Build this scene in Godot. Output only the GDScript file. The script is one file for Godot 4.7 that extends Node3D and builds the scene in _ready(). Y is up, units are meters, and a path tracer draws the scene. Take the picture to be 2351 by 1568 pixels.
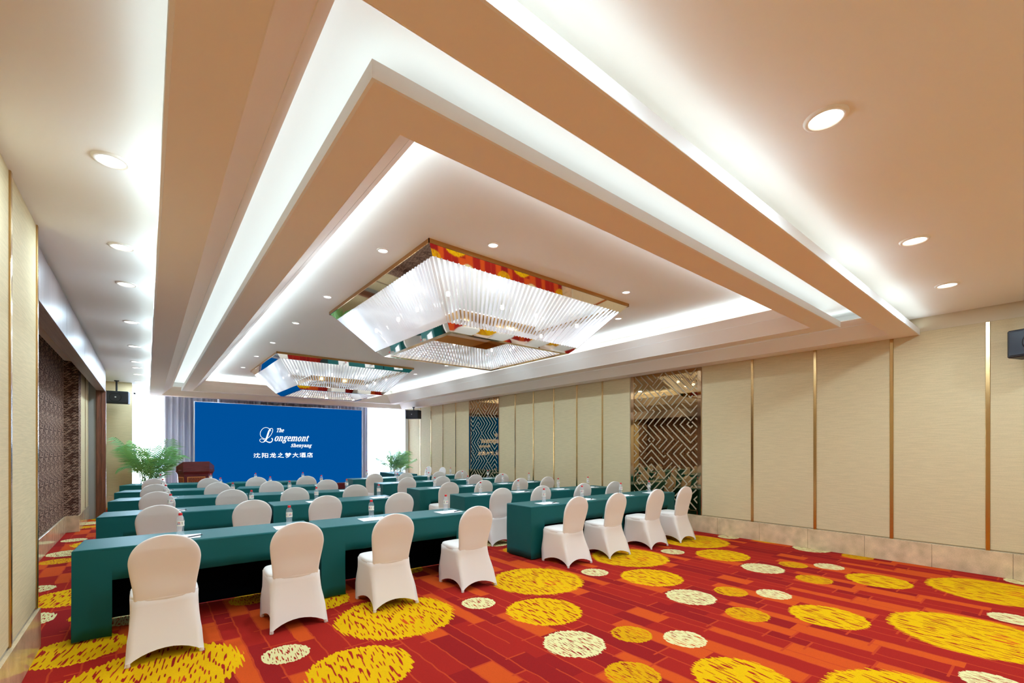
extends Node3D
# A hotel conference room set with draped tables and covered chairs, facing a screen.

const TH := 39.08            # the camera looks this many degrees to the right of the room's long axis
const TILE_X := 1.76         # carpet repeat
const TILE_Z := 3.40
const SIDE_Y := 3.27         # flat ceiling along the left and rear walls
const XR := 7.95
const XL := -0.653
const ZREAR := 1.9
const ZFRONT := -17.6
const TOPY := 0.735

var names := {}
var M := {}
var rng := RandomNumberGenerator.new()

# ---------------------------------------------------------------- naming
func numbered(n: String) -> String:
	if not names.has(n):
		names[n] = 0
		return n
	names[n] += 1
	return "%s_%03d" % [n, names[n]]

func tag(o: Node, label: String, category: String, group := "") -> void:
	o.set_meta("label", label)
	o.set_meta("category", category)
	if group != "":
		o.set_meta("group", group)

func thing(called: String, label: String, category: String, at := Vector3.ZERO, turn := 0.0, group := "") -> Node3D:
	var o := Node3D.new()
	o.name = numbered(called)
	add_child(o)
	o.position = at
	o.rotation.y = turn
	tag(o, label, category, group)
	return o

func part(called: String, mesh: Mesh, m: Material, parent: Node, at := Vector3.ZERO) -> MeshInstance3D:
	var o := MeshInstance3D.new()
	o.name = called
	o.mesh = mesh
	o.material_override = m
	o.position = at
	parent.add_child(o, true)
	return o

func structure(called: String, mesh: Mesh, m: Material, label := "", category := "") -> MeshInstance3D:
	var o := MeshInstance3D.new()
	o.name = numbered(called)
	o.mesh = mesh
	o.material_override = m
	add_child(o)
	o.set_meta("kind", "structure")
	if label != "":
		o.set_meta("label", label)
		o.set_meta("category", category)
	return o

# ---------------------------------------------------------------- mesh helpers
func begin() -> SurfaceTool:
	var st := SurfaceTool.new()
	st.begin(Mesh.PRIMITIVE_TRIANGLES)
	st.set_smooth_group(-1)
	return st

func done(st: SurfaceTool) -> ArrayMesh:
	st.generate_normals()
	return st.commit()

func tri(st: SurfaceTool, a: Vector3, b: Vector3, c: Vector3) -> void:
	st.add_vertex(a); st.add_vertex(c); st.add_vertex(b)

# corners run counter-clockwise as seen from outside
func quad(st: SurfaceTool, a: Vector3, b: Vector3, c: Vector3, d: Vector3) -> void:
	tri(st, a, b, c)
	tri(st, a, c, d)

func box_to(st: SurfaceTool, lo: Vector3, hi: Vector3, bev := 0.0) -> void:
	var c := (lo + hi) * 0.5
	var h := (hi - lo) * 0.5
	var b: float = minf(bev, minf(h.x, minf(h.y, h.z)) * 0.9)
	if b <= 0.0:
		for ax in 3:
			for s in [-1.0, 1.0]:
				var n := Vector3.ZERO; n[ax] = s
				var u := Vector3.ZERO; u[(ax + 1) % 3] = 1.0
				var v := Vector3.ZERO; v[(ax + 2) % 3] = 1.0
				if s < 0: 
					var t := u; u = v; v = t
				var o := c + n * h
				quad(st, o - u * h - v * h, o + u * h - v * h, o + u * h + v * h, o - u * h + v * h)
		return
	var P := func(sx, sy, sz, ax):
		var p := Vector3(sx, sy, sz) * (h - Vector3(b, b, b))
		p[ax] = [sx, sy, sz][ax] * h[ax]
		return c + p
	for ax in 3:
		for s in [-1.0, 1.0]:
			var q := []
			for k in [[-1.0, -1.0], [1.0, -1.0], [1.0, 1.0], [-1.0, 1.0]]:
				var e := [0.0, 0.0, 0.0]
				e[ax] = s; e[(ax + 1) % 3] = k[0]; e[(ax + 2) % 3] = k[1]
				q.append(P.call(e[0], e[1], e[2], ax))
			if s > 0: quad(st, q[0], q[1], q[2], q[3])
			else: quad(st, q[3], q[2], q[1], q[0])
	for ax in 3:                                   # edges run along ax
		var a1 := (ax + 1) % 3
		var a2 := (ax + 2) % 3
		for s1 in [-1.0, 1.0]:
			for s2 in [-1.0, 1.0]:
				var e0 := [0.0, 0.0, 0.0]; e0[ax] = -1.0; e0[a1] = s1; e0[a2] = s2
				var e1 := [0.0, 0.0, 0.0]; e1[ax] = 1.0; e1[a1] = s1; e1[a2] = s2
				var p0 = P.call(e0[0], e0[1], e0[2], a1); var p1 = P.call(e1[0], e1[1], e1[2], a1)
				var p2 = P.call(e1[0], e1[1], e1[2], a2); var p3 = P.call(e0[0], e0[1], e0[2], a2)
				face_out(st, c, p0, p1, p2, p3)
	for sx in [-1.0, 1.0]:
		for sy in [-1.0, 1.0]:
			for sz in [-1.0, 1.0]:
				var a = P.call(sx, sy, sz, 0); var bb = P.call(sx, sy, sz, 1); var cc = P.call(sx, sy, sz, 2)
				if (bb - a).cross(cc - a).dot(a - c) > 0: tri(st, a, bb, cc)
				else: tri(st, a, cc, bb)

func face_out(st: SurfaceTool, from: Vector3, a: Vector3, b: Vector3, c: Vector3, d: Vector3) -> void:
	if (b - a).cross(c - a).dot((a + b + c + d) * 0.25 - from) > 0: quad(st, a, b, c, d)
	else: quad(st, d, c, b, a)

func box(lo: Vector3, hi: Vector3, bev := 0.0) -> ArrayMesh:
	var st := begin()
	box_to(st, lo, hi, bev)
	return done(st)

# rows of closed loops, counter-clockwise seen from the side the rows grow to
func loft(rows: Array, cap0 := true, cap1 := true, smooth := true) -> ArrayMesh:
	var st := SurfaceTool.new()
	st.begin(Mesh.PRIMITIVE_TRIANGLES)
	st.set_smooth_group(0 if smooth else -1)
	var n: int = rows[0].size()
	for i in rows.size() - 1:
		for j in n:
			quad(st, rows[i][j], rows[i][(j + 1) % n], rows[i + 1][(j + 1) % n], rows[i + 1][j])
	for e in 2:
		if (e == 0 and not cap0) or (e == 1 and not cap1): continue
		st.set_smooth_group(-1 if not smooth else 1 + e)
		var r = rows[0] if e == 0 else rows[-1]
		var c := Vector3.ZERO
		for p in r: c += p
		c /= n
		for j in n:
			if e == 0: tri(st, c, r[(j + 1) % n], r[j])
			else: tri(st, c, r[j], r[(j + 1) % n])
	st.generate_normals()
	return st.commit()

func ring_loop(rx: float, rz: float, y: float, n := 24, k := 2.0, cx := 0.0, cz := 0.0) -> Array:
	var out := []
	for j in n:
		var a := TAU * j / n
		var cs := cos(a); var sn := sin(a)
		out.append(Vector3(cx + signf(cs) * pow(absf(cs), 2.0 / k) * rx, y, cz - signf(sn) * pow(absf(sn), 2.0 / k) * rz))
	return out

func lathe(profile: Array, n := 24, cap0 := true, cap1 := true, smooth := true) -> ArrayMesh:
	var rows := []
	for p in profile: rows.append(ring_loop(p[0], p[0], p[1], n))
	return loft(rows, cap0, cap1, smooth)

func tube_to(st: SurfaceTool, pts: Array, r0: float, r1: float, n := 6) -> void:
	var prev := []
	for i in pts.size():
		var d: Vector3 = (pts[min(i + 1, pts.size() - 1)] - pts[max(i - 1, 0)]).normalized()
		var u := d.cross(Vector3.UP if absf(d.y) < 0.95 else Vector3.RIGHT).normalized()
		var v := d.cross(u)
		var r := lerpf(r0, r1, float(i) / (pts.size() - 1))
		var cur := []
		for j in n:
			var a := TAU * j / n
			cur.append(pts[i] + (u * cos(a) + v * sin(a)) * r)
		if i > 0:
			for j in n:
				quad(st, prev[j], prev[(j + 1) % n], cur[(j + 1) % n], cur[j])
		prev = cur

# a mitred rectangular ring: corner points of two rectangles [x0, z_near, x1, z_far], each with heights
func inset(r: Array, d: float) -> Array:
	return [r[0] + d, r[1] - d, r[2] - d, r[3] + d]

func corners(r: Array, y: float) -> Array:
	return [Vector3(r[0], y, r[1]), Vector3(r[2], y, r[1]), Vector3(r[2], y, r[3]), Vector3(r[0], y, r[3])]

# sweep a closed profile of [rectangle, height] points round the rectangle
func frame_sweep(profile: Array) -> ArrayMesh:
	var st := begin()
	var n := profile.size()
	for i in n:
		var A := corners(profile[i][0], profile[i][1])
		var B := corners(profile[(i + 1) % n][0], profile[(i + 1) % n][1])
		for k in 4:
			quad(st, B[k], B[(k + 1) % 4], A[(k + 1) % 4], A[k])
	return done(st)

# ---------------------------------------------------------------- materials
func mat(color: Color, rough := 0.7, metal := 0.0, spec := 0.5) -> StandardMaterial3D:
	var m := StandardMaterial3D.new()
	m.albedo_color = color
	m.roughness = rough
	m.metallic = metal
	m.metallic_specular = spec
	return m

func glow(color: Color, energy: float) -> StandardMaterial3D:
	var m := mat(color, 0.6)
	m.emission_enabled = true
	m.emission = color
	m.emission_energy_multiplier = energy
	return m

func rgb8(r: int, g: int, b: int) -> Color:
	return Color(r / 255.0, g / 255.0, b / 255.0)

func triplanar(m: StandardMaterial3D, img: Image, scale: Vector3) -> StandardMaterial3D:
	m.albedo_texture = ImageTexture.create_from_image(img)
	m.uv1_triplanar = true
	m.uv1_world_triplanar = true
	m.uv1_triplanar_sharpness = 8.0
	m.uv1_scale = scale
	return m

func streak_image(w: int, h: int, base: Color, amp: float, fx: float, fy: float, sd: int, grain := 0.02) -> Image:
	var img := Image.create(w, h, false, Image.FORMAT_RGB8)
	var a := FastNoiseLite.new(); a.seed = sd; a.frequency = 1.0; a.noise_type = FastNoiseLite.TYPE_SIMPLEX; a.fractal_octaves = 2
	var r := RandomNumberGenerator.new(); r.seed = sd
	for y in h:
		for x in w:
			var wx := float(x) / w
			# blended so that the pattern repeats without a seam
			var n := lerpf(a.get_noise_2d(x * fx, y * fy), a.get_noise_2d((x - w) * fx, y * fy), wx * wx * (3.0 - 2.0 * wx))
			var k := 1.0 + amp * n + r.randf_range(-grain, grain)
			img.set_pixel(x, y, Color(base.r * k, base.g * k, base.b * k))
	return img

func weave_image() -> Image:
	var n := 192
	var img := Image.create(n, n, false, Image.FORMAT_RGB8)
	var r := RandomNumberGenerator.new(); r.seed = 5
	img.fill(rgb8(62, 38, 30))
	var row := 0
	while row * 8 < n:
		var x := -(row % 3) * 8
		while x < n:
			var t := r.randf_range(0.75, 1.15)
			var dark := r.randf() < 0.35
			var c := Color(0.42 * t, 0.29 * t, 0.23 * t) if dark else Color(0.70 * t, 0.56 * t, 0.47 * t)
			img.fill_rect(Rect2i(maxi(x, 0), row * 8 + 1, 20 + mini(x, 0), 6), c)
			x += 24
		row += 1
	return img

func carpet_image() -> Image:
	var W := 880; var H := 1700
	var img := Image.create(W, H, false, Image.FORMAT_RGB8)
	var r := RandomNumberGenerator.new(); r.seed = 11
	var red := rgb8(156, 34, 26); var deep := rgb8(140, 28, 26); var orange := rgb8(196, 74, 26); var line := rgb8(182, 60, 30)
	img.fill(red)
	var wave := FastNoiseLite.new(); wave.seed = 3; wave.frequency = 0.02; wave.fractal_type = FastNoiseLite.FRACTAL_NONE
	var cell := func(x0: int, x1: int, y0: int, y1: int, c: Color):
		for y in range(y0, y1):
			var o := int(wave.get_noise_2d(x0 * 3.0, y * 0.6) * 4.0)
			var yy := posmod(y, H)
			var a := x0 + o; var b := x1 + o
			if a < 0: 
				img.fill_rect(Rect2i(a + W, yy, mini(b, 0) - a, 1), c); a = 0
			if b > W:
				img.fill_rect(Rect2i(0, yy, b - W, 1), c); b = W
			if b > a: img.fill_rect(Rect2i(a, yy, b - a, 1), c)
	var xs := [0, 96, 150, 236, 300, 372, 470, 530, 622, 700, 790, 880]
	for i in xs.size() - 1:
		var y := r.randi_range(0, 160)
		var y_end := y + H
		while y < y_end:
			var l := mini(r.randi_range(150, 420), y_end - y)
			if y_end - y - l < 90: l = y_end - y
			var pick := r.randf()
			if pick < 0.19: cell.call(xs[i], xs[i + 1], y, y + l, orange)
			elif pick < 0.42: cell.call(xs[i], xs[i + 1], y, y + l, deep)
			if r.randf() < 0.6:                            # short cross line that may run past its strip
				var reach := r.randi_range(0, 40)
				cell.call(xs[i] - reach, xs[i + 1], y - 4, y + 4, line)
			y += l
	for i in xs.size() - 1:
		var y0 := r.randi_range(0, H)
		cell.call(xs[i] - 3, xs[i] + 3, y0, y0 + H - (0 if i % 3 else 260), line)
	var yellow := rgb8(216, 164, 8); var gold := rgb8(204, 146, 10); var cream := rgb8(216, 202, 142)
	var discs := [[0.03, -3.90, 0.525, 0], [0.81, -3.70, 0.165, 2], [1.17, -3.13, 0.355, 0], [0.87, -2.46, 0.245, 2], [1.37, -2.28, 0.165, 1],
		[1.63, -1.95, 0.165, 2], [0.82, -1.87, 0.185, 1], [1.34, -1.38, 0.305, 0]]
	var edge := FastNoiseLite.new(); edge.seed = 9; edge.frequency = 1.0; edge.fractal_type = FastNoiseLite.FRACTAL_NONE; edge.noise_type = FastNoiseLite.TYPE_SIMPLEX
	for d in discs:
		var cx: float = d[0] / TILE_X * W
		var cy: float = d[1] / TILE_Z * H
		var R: float = d[2] / TILE_X * W
		var fine: float = 1.0 if d[2] > 0.3 else 1.7
		var c: Color = [yellow, gold, cream][d[3]]
		for y in range(int(cy - R) - 8, int(cy + R) + 8):
			for x in range(int(cx - R) - 8, int(cx + R) + 8):
				var dx := x - cx; var dy := y - cy
				# the rim is frayed along the strokes
				var lim := R * (1.0 + 0.05 * edge.get_noise_2d(x * 0.09, 7.0 + cy + signf(dy) * 40.0))
				if dx * dx + dy * dy > lim * lim: continue
				var s := edge.get_noise_2d(x * 0.066 * fine + dy * 0.010, y * 0.0085 * fine + cx)
				if s > 0.60 + 0.5 * smoothstep(0.86, 0.97, sqrt(dx * dx + dy * dy) / lim): continue
				img.set_pixel(posmod(x, W), posmod(y, H), c)
	# pile grain
	for y in H:
		for k in 220:
			var x := r.randi_range(0, W - 1)
			var p := img.get_pixel(x, y)
			var t := r.randf_range(0.86, 1.1)
			img.set_pixel(x, y, Color(p.r * t, p.g * t, p.b * t))
	return img

func bottle_label_image() -> Image:
	var img := Image.create(192, 48, false, Image.FORMAT_RGB8)
	img.fill(rgb8(232, 222, 206))
	for k in 3:
		var x0 := k * 64
		img.fill_rect(Rect2i(x0 + 10, 12, 6, 8), rgb8(120, 110, 120))
		img.fill_rect(Rect2i(x0 + 20, 9, 7, 11), rgb8(210, 60, 50))
		img.fill_rect(Rect2i(x0 + 31, 10, 7, 10), rgb8(205, 70, 60))
		img.fill_rect(Rect2i(x0 + 9, 25, 32, 6), rgb8(92, 52, 120))
		img.fill_rect(Rect2i(x0 + 50, 8, 5, 26), rgb8(96, 74, 40))
		img.fill_rect(Rect2i(x0, 37, 64, 2), rgb8(190, 170, 140))
	return img

func make_materials() -> void:
	M.paint = mat(rgb8(242, 238, 234), 0.85, 0, 0.2)
	M.soffit = mat(rgb8(240, 226, 214), 0.85, 0, 0.2)  # same white paint, tinted warm to carry light bounced off the carpet
	M.wallpaper = triplanar(mat(Color.WHITE, 0.8, 0, 0.25), streak_image(256, 256, rgb8(208, 187, 148), 0.045, 0.012, 0.35, 2), Vector3(0.9, 0.9, 0.9))
	M.plaster = mat(rgb8(214, 196, 168), 0.85, 0, 0.2)
	M.marble = triplanar(mat(Color.WHITE, 0.12, 0, 0.5), streak_image(256, 256, rgb8(212, 184, 146), 0.10, 0.02, 0.02, 8, 0.035), Vector3(0.8, 0.8, 0.8))
	M.gold = mat(rgb8(196, 160, 108), 0.2, 1.0)
	M.bronze = mat(rgb8(148, 104, 62), 0.25, 1.0)
	M.weave = triplanar(mat(Color.WHITE, 0.85, 0, 0.2), weave_image(), Vector3(1.0 / 0.42, 1.0 / 0.42, 1.0 / 0.42))
	M.weave_dark = M.weave
	M.fascia = triplanar(mat(Color.WHITE, 0.38, 0.05, 0.4), streak_image(256, 128, rgb8(142, 124, 118), 0.10, 0.25, 0.008, 21), Vector3(0.9, 0.9, 0.9))
	M.darkwood = triplanar(mat(Color.WHITE, 0.35), streak_image(128, 256, rgb8(110, 62, 40), 0.25, 0.22, 0.01, 31), Vector3(2.0, 0.7, 2.0))
	M.greypanel = mat(rgb8(150, 145, 138), 0.4)
	M.mirror = mat(rgb8(178, 142, 96), 0.02, 1.0)
	M.mirror_edge = mat(rgb8(190, 158, 122), 0.05, 1.0)
	M.lattice = mat(rgb8(176, 158, 130), 0.55, 0.2)
	M.cloth = mat(rgb8(2, 84, 82), 0.5, 0, 0.35)
	M.cloth.rim_enabled = true; M.cloth.rim = 0.15; M.cloth.rim_tint = 0.4
	M.near_black = mat(rgb8(9, 12, 16), 0.9, 0, 0.1)  # near black, also paints the shade under the draped tables
	M.steel = mat(rgb8(60, 60, 64), 0.4, 0.8)
	M.chair = mat(rgb8(238, 226, 216), 0.7, 0, 0.3)
	M.chair.rim_enabled = true; M.chair.rim = 0.3; M.chair.rim_tint = 0.2
	M.paper = mat(rgb8(246, 240, 238), 0.8)
	M.pen = mat(rgb8(30, 26, 34), 0.3)
	M.cap = mat(rgb8(214, 22, 30), 0.35)
	M.pet = mat(Color(0.93, 0.96, 1.0, 0.13), 0.04)
	M.pet.transparency = BaseMaterial3D.TRANSPARENCY_ALPHA
	M.blabel = mat(Color.WHITE, 0.5)
	M.blabel.albedo_texture = ImageTexture.create_from_image(bottle_label_image())
	M.black = mat(rgb8(24, 25, 30), 0.5)
	M.blackgrille = mat(rgb8(32, 34, 42), 0.35)
	M.silver = mat(rgb8(200, 200, 205), 0.3, 0.9)
	M.mahogany = triplanar(mat(Color.WHITE, 0.3), streak_image(256, 128, rgb8(92, 26, 28), 0.25, 0.008, 0.2, 41), Vector3(1.5, 1.5, 1.5))
	M.burl = triplanar(mat(Color.WHITE, 0.3), streak_image(128, 128, rgb8(128, 58, 30), 0.35, 0.05, 0.05, 43), Vector3(3, 3, 3))
	M.inlay = mat(rgb8(206, 130, 60), 0.4)
	M.drape = mat(rgb8(196, 194, 208), 0.75, 0, 0.3)
	M.drape.backlight_enabled = true; M.drape.backlight = Color(0.05, 0.05, 0.06)
	M.sheer = mat(Color(0.95, 0.97, 1.0, 0.88), 0.9, 0, 0.1)
	M.sheer.transparency = BaseMaterial3D.TRANSPARENCY_ALPHA
	M.sheer.backlight_enabled = true; M.sheer.backlight = Color(0.5, 0.5, 0.5)
	M.glass = mat(Color(0.9, 0.96, 1.0, 0.08), 0.02)
	M.glass.transparency = BaseMaterial3D.TRANSPARENCY_ALPHA
	M.frame = mat(rgb8(222, 228, 234), 0.4)
	M.leaf = mat(rgb8(98, 150, 92), 0.45)
	M.leaf.backlight_enabled = true; M.leaf.backlight = Color(0.4, 0.55, 0.3)
	M.leaf_light = mat(rgb8(136, 182, 106), 0.45)
	M.leaf_light.backlight_enabled = true; M.leaf_light.backlight = Color(0.4, 0.55, 0.3)
	M.cane = mat(rgb8(120, 150, 80), 0.5)
	M.pot = mat(rgb8(60, 70, 96), 0.25)
	M.soil = mat(rgb8(58, 44, 34), 0.95)
	M.crystal = mat(Color(0.97, 0.96, 0.97, 0.5), 0.06, 0, 0.8)
	M.crystal.transparency = BaseMaterial3D.TRANSPARENCY_ALPHA
	M.chrome = mat(rgb8(236, 226, 214), 0.03, 1.0)
	M.brass = mat(rgb8(196, 152, 96), 0.12, 1.0)
	M.trimwhite = mat(rgb8(240, 236, 228), 0.4)
	M.down = glow(Color(1.0, 0.97, 0.92), 4.0)
	M.down_cool = glow(Color(0.95, 0.97, 1.0), 4.0)
	M.led = glow(Color(0.95, 1.0, 0.97), 0.5)
	M.bulb = glow(Color(1.0, 0.95, 0.88), 5.0)
	M.screen = glow(rgb8(0, 80, 154), 1.0 / EXPOSURE)
	M.screen.albedo_color = rgb8(0, 10, 22); M.screen.roughness = 0.9; M.screen.metallic_specular = 0.05
	M.lettering = glow(rgb8(250, 252, 255), 1.0 / EXPOSURE)

# ---------------------------------------------------------------- lights
func area_light(called: String, at: Vector3, basis: Basis, size: Vector2, energy: float, color: Color) -> void:
	var l := AreaLight3D.new()
	l.name = numbered(called)
	l.area_size = size
	l.area_normalize_energy = false
	l.light_energy = energy
	l.light_color = color
	l.shadow_enabled = true
	l.area_range = 40.0
	l.area_attenuation = 2.0
	add_child(l)
	l.transform = Transform3D(basis, at)

const COVE_SIDE := 1.2        # cove strips: outer slots, channel, centre
const COVE_CHANNEL := 1.0
const COVE_CENTRE := 5.5
const DOWN_SIDE := 0.95       # downlights along the left wall
const DOWN_REAR := 1.6       # downlights in the rear ceiling
const DOWN_MID := 1.5        # small spotlights round the chandeliers
const LAMP := 0.05            # chandelier lamps
const EXPOSURE := 1.85
const SKY_E := 5.0
# an LED strip in a cove trough, shining up and a little towards "lean"
func led_strip(a: Vector3, b: Vector3, w: float, label: String, energy: float, lean := Vector3.ZERO) -> void:
	var x := (b - a).normalized()
	var z := -(Vector3.UP + lean).normalized()
	var y := z.cross(x).normalized()
	var ln := (b - a).length()
	var c := (a + b) * 0.5
	var s := MeshInstance3D.new()
	s.name = numbered("cove_light_strip")
	s.mesh = box(Vector3(-ln * 0.5, -w * 0.5, 0.0), Vector3(ln * 0.5, w * 0.5, 0.008))
	s.material_override = M.led
	add_child(s)
	s.transform = Transform3D(Basis(x, y, z), c)
	tag(s, label, "light", "cove light strips")
	area_light("cove_area", c - z * 0.006, Basis(x, y, z), Vector2(ln, w), energy, Color(0.85, 0.95, 1.0))

func _ready() -> void:
	rng.seed = 77
	# ---- camera
	var cam := Camera3D.new()
	cam.name = "camera"
	var near := 0.05
	cam.projection = Camera3D.PROJECTION_FRUSTUM
	cam.near = near
	cam.far = 200.0
	cam.size = near * 1568.0 / 1032.5
	cam.frustum_offset = Vector2(0.0, near * 244.0 / 1032.5)
	cam.position = Vector3(0, 1.55, 0)
	cam.rotation_degrees = Vector3(0, -TH, 0)
	add_child(cam)
	cam.current = true
	# ---- sky and exposure
	var sky_m := ProceduralSkyMaterial.new()
	sky_m.sky_top_color = Color(0.72, 0.85, 1.0)
	sky_m.sky_horizon_color = Color(0.82, 0.91, 1.0)
	sky_m.ground_horizon_color = Color(0.82, 0.90, 1.0)
	sky_m.ground_bottom_color = Color(0.70, 0.76, 0.84)
	sky_m.sky_energy_multiplier = SKY_E
	sky_m.ground_energy_multiplier = SKY_E * 0.7
	var sky := Sky.new()
	sky.sky_material = sky_m
	var env := Environment.new()
	env.background_mode = Environment.BG_SKY
	env.sky = sky
	env.tonemap_mode = Environment.TONE_MAPPER_LINEAR
	env.tonemap_exposure = EXPOSURE
	env.sdfgi_enabled = true
	env.ssao_enabled = true
	env.ssil_enabled = true
	var we := WorldEnvironment.new()
	we.name = "world_environment"
	we.environment = env
	add_child(we)
	make_materials()
	build_shell()
	build_ceiling()
	build_right_wall()
	build_left_wall()
	build_front()
	build_screen()
	build_chandelier(Vector3(3.77, 3.62, -5.52), "large tiered crystal chandelier hanging nearest the camera")
	build_chandelier(Vector3(3.77, 3.62, -12.22), "large tiered crystal chandelier hanging closer to the blue screen")
	build_downlights()
	build_tables_and_chairs()
	build_lectern()
	build_palms()
	build_speakers()

# ---------------------------------------------------------------- room
func build_shell() -> void:
	var st := SurfaceTool.new()
	st.begin(Mesh.PRIMITIVE_TRIANGLES)
	st.set_smooth_group(-1)
	var x0 := -1.5; var x1 := XR + 0.2; var z0 := ZFRONT - 0.2; var z1 := ZREAR + 0.2
	var c := [Vector3(x0, 0, z0), Vector3(x1, 0, z0), Vector3(x1, 0, z1), Vector3(x0, 0, z1)]
	for k in [0, 1, 2, 0, 2, 3]:
		st.set_uv(Vector2(c[k].x / TILE_X, c[k].z / TILE_Z))
		st.add_vertex(c[k])
	st.set_smooth_group(-1)
	st.generate_normals()
	var carpet := mat(Color.WHITE, 0.95, 0, 0.15)
	carpet.albedo_texture = ImageTexture.create_from_image(carpet_image())
	var f := structure("floor", st.commit(), carpet, "red carpet with yellow and cream discs and orange patchwork", "carpet")
	part("underlay", box(Vector3(x0, -0.1, z0), Vector3(x1, -0.004, z1)), M.near_black, f)
	structure("wall_rear", box(Vector3(-1.5, 0, ZREAR), Vector3(XR + 0.2, 3.9, ZREAR + 0.2)), M.wallpaper)
	structure("roof", box(Vector3(-1.7, 3.8, ZFRONT - 0.3), Vector3(XR + 0.4, 3.95, ZREAR + 0.4)), M.paint)

func build_ceiling() -> void:
	# flat ceiling along the left and rear walls; it runs on over the lit slot behind the beam's lip
	structure("ceiling", box(Vector3(-1.5, SIDE_Y, ZFRONT), Vector3(0.2, SIDE_Y + 0.04, ZREAR)), M.paint)
	structure("ceiling", box(Vector3(0.2, SIDE_Y, -1.36), Vector3(XR, SIDE_Y + 0.04, ZREAR)), M.paint)
	structure("ceiling", box(Vector3(0.2, SIDE_Y, ZFRONT), Vector3(XR, SIDE_Y + 0.04, -16.32)), M.paint)
	structure("ceiling", box(Vector3(7.78, SIDE_Y, -16.32), Vector3(XR, SIDE_Y + 0.04, -1.36)), M.paint)
	var I := [0.334, -1.48, 7.63, -16.15]              # inner edge of the dropped outer border
	var O := [0.06, -1.22, XR - 0.001, -16.45]
	var cl := "trim"
	# underside of the outer border
	structure(cl, frame_sweep([[O, 3.045], [I, 3.045], [I, 3.06], [O, 3.06]]), M.soffit, "flat underside of the dropped outer ceiling border", "ceiling border")
	# raised lips on the left and rear sides
	var lip := begin()
	box_to(lip, Vector3(0.058, 3.043, -16.45), Vector3(0.075, 3.125, -1.22), 0.002)
	structure(cl, done(lip), M.paint, "lip along the left side of the ceiling border", "ceiling lip")
	lip = begin()
	box_to(lip, Vector3(0.06, 3.043, -1.235), Vector3(XR, 3.125, -1.218), 0.002)
	structure(cl, done(lip), M.paint, "lip along the rear side of the ceiling border", "ceiling lip")
	# closing wall of the outer slot
	var O2 := [0.2, -1.36, 7.78, -16.31]
	structure(cl, frame_sweep([[O2, 3.06], [inset(O2, 0.02), 3.06], [inset(O2, 0.02), 3.43], [O2, 3.43]]), M.paint, "closing wall behind the outer lit slot", "ceiling wall")
	# sloped inner side of the border and the trough behind it
	structure(cl, frame_sweep([[inset(I, -0.004), 3.044], [inset(I, 0.23), 3.28], [inset(I, 0.215), 3.29], [inset(I, -0.02), 3.061]]), M.soffit, "sloped inner side of the outer ceiling border", "ceiling slope")
	structure(cl, frame_sweep([[inset(O2, 0.02), 3.205], [inset(I, 0.16), 3.205], [inset(I, 0.16), 3.215], [inset(O2, 0.02), 3.215]]), M.paint, "trough floor behind the outer slope", "ceiling trough")
	var R2 := [0.761, -1.90, 7.195, -15.76]
	var D := inset(R2, 0.225)
	# lit channel ceiling
	structure("ceiling", frame_sweep([[inset(O2, 0.0), 3.43], [D, 3.43], [D, 3.46], [inset(O2, 0.0), 3.46]]), M.paint, "white channel ceiling lit between the two ceiling borders", "ceiling")
	# inner hanging border
	var I2 := [1.012, -2.16, 6.91, -15.53]
	structure(cl, frame_sweep([[R2, 3.16], [I2, 3.16], [I2, 3.175], [R2, 3.175]]), M.soffit, "flat underside of the inner ceiling border", "ceiling border")
	structure(cl, frame_sweep([[inset(R2, -0.002), 3.158], [inset(R2, 0.015), 3.158], [inset(R2, 0.015), 3.24], [inset(R2, -0.002), 3.24]]), M.paint, "upright outer lip of the inner ceiling border", "ceiling lip")
	structure(cl, frame_sweep([[D, 3.175], [inset(D, 0.02), 3.175], [inset(D, 0.02), 3.66], [D, 3.66]]), M.paint, "upright wall between the two coves", "ceiling wall")
	structure(cl, frame_sweep([[inset(I2, -0.004), 3.159], [inset(I2, 0.27), 3.44], [inset(I2, 0.255), 3.45], [inset(I2, -0.02), 3.176]]), M.soffit, "sloped inner side of the inner ceiling border", "ceiling slope")
	structure(cl, frame_sweep([[inset(D, 0.02), 3.335], [inset(I2, 0.17), 3.335], [inset(I2, 0.17), 3.345], [inset(D, 0.02), 3.345]]), M.paint, "trough floor behind the inner slope", "ceiling trough")
	# raised centre
	var Dc := inset(D, 0.02)
	structure("ceiling", box(Vector3(Dc[0], 3.62, Dc[3]), Vector3(Dc[2], 3.66, Dc[1])), M.paint, "raised central ceiling around the two chandeliers", "ceiling")
	# lights in the coves
	led_strip(Vector3(0.11, 3.108, -16.3), Vector3(0.11, 3.108, -1.3), 0.04, "white strip light in the slot along the left ceiling", COVE_SIDE, Vector3(-4.0, 0, 0))
	led_strip(Vector3(0.15, 3.108, -1.27), Vector3(7.9, 3.108, -1.27), 0.04, "white strip light in the slot along the rear ceiling", COVE_SIDE, Vector3(0, 0, 4.0))
	var sides := ["left", "rear", "right", "front"]
	var inward := [Vector3(1, 0, 0), Vector3(0, 0, -1), Vector3(-1, 0, 0), Vector3(0, 0, 1)]
	var sets := [[inset(I, 0.14), 3.262, "white strip light behind the outer slope, %s side", COVE_CHANNEL, 0.4],
		[inset(R2, 0.08), 3.228, "white strip light behind the inner lip, %s side", COVE_CHANNEL, -0.4],
		[inset(I2, 0.18), 3.425, "white strip light round the central ceiling, %s side", COVE_CENTRE, 4.0]]
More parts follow.
